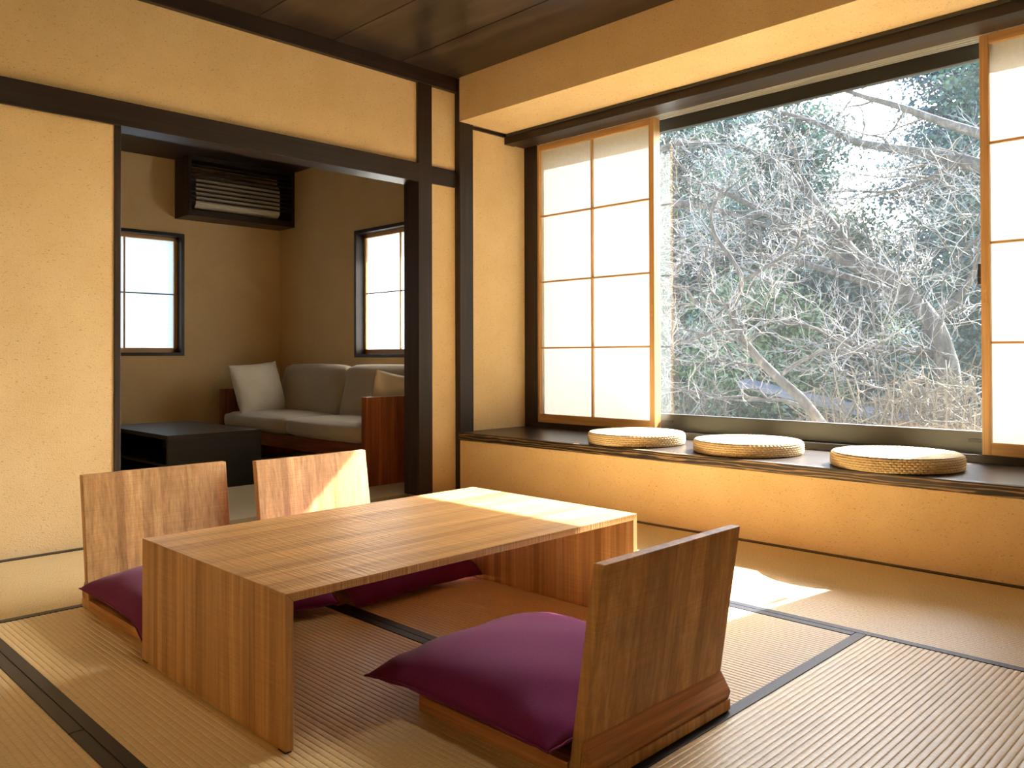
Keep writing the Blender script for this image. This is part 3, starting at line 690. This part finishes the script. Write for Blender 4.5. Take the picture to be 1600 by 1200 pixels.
# evergreens
def conifer(label, px, X, h, rad, leafmat, seed, n=62000, base=.06):
    r = np.random.default_rng(seed); b = on_x(px, 540, X); b = np.array([b[0], b[1], GZ])
    t = thing('evergreen_tree', label, 'tree', tuple(b), 0, 'evergreens behind the garden')
    MB().tube([(0, 0, -.1), (.05, 0, h*.4), (0, .05, h*.95)], [.05*h**.5+.05, .05*h**.5, .02], 7).build('trunk', M['dark_bark'], t, 0, True)
    br = MB(); cl = []
    nb = 70
    for k in range(nb):
        f = base + (1-base)*(k+r.uniform())/nb; z = h*f; a = r.uniform(0, 2*PI)
        R = rad*(1-f)**.55*r.uniform(.65, 1.1) + .15
        e = np.array([math.cos(a)*R, math.sin(a)*R, z + R*r.uniform(-.15, .25)]); s = np.array([0, 0, z-.1])
        br.tube([s, (s+e)/2+[0, 0, .08], e], [.022, .015, .006], 3, False)
        m = max(3, int(R/.17))
        for q in range(m):
            u = (q+r.uniform(.4, 1))/m
            cl.append((s+(e-s)*u + r.normal(0, .10, 3), .16+.16*u))
    br.build('branches', M['dark_bark'], t)['kind'] = 'stuff'
    cl_p = np.array([c[0] for c in cl]); cl_s = np.array([c[1] for c in cl])
    i = r.integers(0, len(cl), n)
    c = cl_p[i] + r.normal(0, 1, (n, 3))*cl_s[i][:, None]*np.array([.85, .85, .55])
    d = (c-np.array([0, 0, 0]))*np.array([1, 1, 0]); d /= np.linalg.norm(d, axis=1)[:, None]+1e-6
    d = d*.6 + r.normal(0, .7, (n, 3)) + np.array([0, 0, -.25]); d /= np.linalg.norm(d, axis=1)[:, None]
    sd_ = np.cross(d, r.normal(0, 1, (n, 3))); sd_ /= np.linalg.norm(sd_, axis=1)[:, None]+1e-6
    ln = r.uniform(.05, .115, n)[:, None]; wd = ln*r.uniform(.22, .36, n)[:, None]
    V = np.stack([c, c+d*ln*.55+sd_*wd, c+d*ln, c+d*ln*.55-sd_*wd], 1).reshape(-1, 3).astype(np.float32)
    me = bpy.data.meshes.new('foliage'); me.vertices.add(4*n); me.vertices.foreach_set('co', V.ravel())
    me.loops.add(4*n); me.loops.foreach_set('vertex_index', np.arange(4*n, dtype=np.int32))
    me.polygons.add(n); me.polygons.foreach_set('loop_start', np.arange(0, 4*n, 4, dtype=np.int32))
    me.update(calc_edges=True); me.materials.append(M[leafmat])
    o = bpy.data.objects.new('foliage', me); C.objects.link(o); o.parent = t; o['kind'] = 'stuff'
for a in (('dark evergreen behind the left edge of the garden view', 1062, 14.5, 7.2, 2.3, 'cypress_leaf', 1),
          ('tall dark evergreen left of the middle of the garden view', 1135, 16.5, 8.6, 2.5, 'blue_leaf', 2),
          ('large dark evergreen in the middle of the garden view', 1235, 14.0, 6.6, 2.4, 'cypress_leaf', 3),
          ('low yellow green evergreen right of the middle of the garden view', 1322, 16.0, 4.6, 1.7, 'bright_leaf', 4),
          ('tall blue green evergreen near the right paper screen', 1512, 17.0, 9.0, 2.3, 'blue_leaf', 5, 50000, .36),
          ('evergreen half hidden by the right paper screen', 1585, 14.5, 7.5, 2.0, 'cypress_leaf', 6),
          ('small bright evergreen low in the middle of the garden view', 1180, 12.5, 3.2, 1.5, 'bright_leaf', 7),
          ('evergreen partly behind the left paper screen', 992, 14.5, 7.2, 2.2, 'cypress_leaf', 8)):
    conifer(*a)
# shrubs of fine pale twigs
def shrub(label, px, py, X, w_, h_, seed, n=420):
    r = np.random.default_rng(seed); p = on_x(px, py, X); mb = MB()
    b = np.array([p[0], p[1], GZ]); top = p[2]-GZ
    for _ in range(n):
        a = r.uniform(0, 2*PI); q = r.uniform(0, 1)**.5
        s = np.array([math.cos(a)*q*w_*.35, math.sin(a)*q*w_*.35, 0]); e = np.array([math.cos(a)*q*w_, math.sin(a)*q*w_, top*r.uniform(.75, 1.25)])
        m = (s+e)/2 + r.normal(0, .12, 3); mb.tube([s, m, e, e+r.normal(0, .14, 3)], [.012, .009, .006, .003], 3, False)
        for _ in range(5):
            k = m+(e-m)*r.uniform(); mb.tube([k, k+r.normal(0, .13, 3)+[0, 0, .05], k+r.normal(0, .22, 3)+[0, 0, .1]], [.005, .004, .002], 3, False)
    t = thing('garden_shrub', label, 'shrub', tuple(b), 0, 'twiggy shrubs'); mb.build('twigs', M['dry_twig'], t)['kind'] = 'stuff'
shrub('pale twiggy shrub in front of the thick bare tree', 1430, 645, 7.8, .7, .6, 1, 90)
shrub('pale twiggy shrub low at the right end of the window', 1530, 645, 7.8, .7, .6, 2, 90)
shrub('pale twiggy shrub low in the middle of the window', 1360, 660, 7.6, .6, .6, 3, 80)
shrub('pale twiggy shrub at the left end of the window', 1075, 640, 9.5, .8, .6, 4, 90)
# ground, bank, shed, far house
gv = []; gf = []; NX, NY = 40, 40
for i in range(NX+1):
    for j in range(NY+1):
        x = 4.2+46*(i/NX)**1.3; y = -14+50*j/NY
        z = GZ + max(0, x-20)*.10 + .15*math.sin(x*.7+y*.3)*min(1, (x-4)/6) - .1*(x < 7)
        gv.append((x, y, z))
for i in range(NX):
    for j in range(NY): gf.append((i*(NY+1)+j, (i+1)*(NY+1)+j, (i+1)*(NY+1)+j+1, i*(NY+1)+j+1))
gr = MB().add(gv, gf).build('garden_ground', M['ground'], None, 0, True); tag(gr, 'green garden ground sloping up behind the trees', 'ground', kind='structure')
M['reflector'] = fabric('pale_reflector', (.68, .67, .64, 1), (.80, .79, .77, 1), 60, .95, 0, .8)  # unseen pale slope added to bounce sunlight up to the bulkhead underside
gc = MB().add([(4.08, -6, -.45), (7.2, -6, -1.05), (7.2, 12, -1.05), (4.08, 12, -.45), (4.08, -6, -.6), (7.2, -6, -1.5), (7.2, 12, -1.5), (4.08, 12, -.6)],
              [(0, 1, 2, 3), (7, 6, 5, 4), (0, 4, 5, 1), (1, 5, 6, 2), (2, 6, 7, 3), (3, 7, 4, 0)]).build('reflector_bed', M['reflector'])
tag(gc, 'pale gravel slope added unseen below the window to throw light up', 'reflector', kind='structure')
M['rib_roof'] = plain('ribbed_roof_metal', (.07, .085, .11, 1), .45, .2)
M['shed_wall'] = wood('shed_board', [(.16, .10, .05, 1), (.26, .17, .09, 1), (.34, .23, .13, 1)], 'z', rough=.8, freq=10)
M['pale_wall'] = plain('pale_render', (.62, .64, .66, 1), .8)
p = on_x(1300, 652, 10.8)
sh = thing('garden_shed', 'small brown shed with a ribbed metal roof below the trees', 'shed', (p[0], p[1], GZ), math.radians(25))
bx('wall', M['shed_wall'], sh, (-.6, .6, -.7, .7, -.1, p[2]-GZ-.05))
rf = MB().prism([(-1.15, p[2]-GZ-.12), (1.15, p[2]-GZ+.42), (1.15, p[2]-GZ+.46), (-1.15, p[2]-GZ-.08)], -.8, .8).build('roof', M['rib_roof'], sh)
for k in range(9):
    x = -.76+.19*k
    MB().prism([(-1.15, p[2]-GZ-.08), (1.15, p[2]-GZ+.46), (1.15, p[2]-GZ+.49), (-1.15, p[2]-GZ-.05)], x-.02, x+.02).build('roof_rib', M['rib_roof'], rf)
p = on_x(1455, 520, 23)
ho = thing('far_house', 'pale building with a grey roof far behind the thick bare tree', 'house', (p[0], p[1], GZ), math.radians(-8))
bx('wall', M['pale_wall'], ho, (-1.5, 1.5, -2.6, 2.6, -.1, 3.1))
MB().prism([(-3., 3.1), (3., 3.1), (2.4, 3.75), (-2.4, 3.75)], -1.9, 1.9).build('roof', M['rib_roof'], ho)
for k in range(2): bx('window', M['glass'], ho, (-1.53, -1.5, -1.6+k*2, -.6+k*2, 1.0, 2.1))
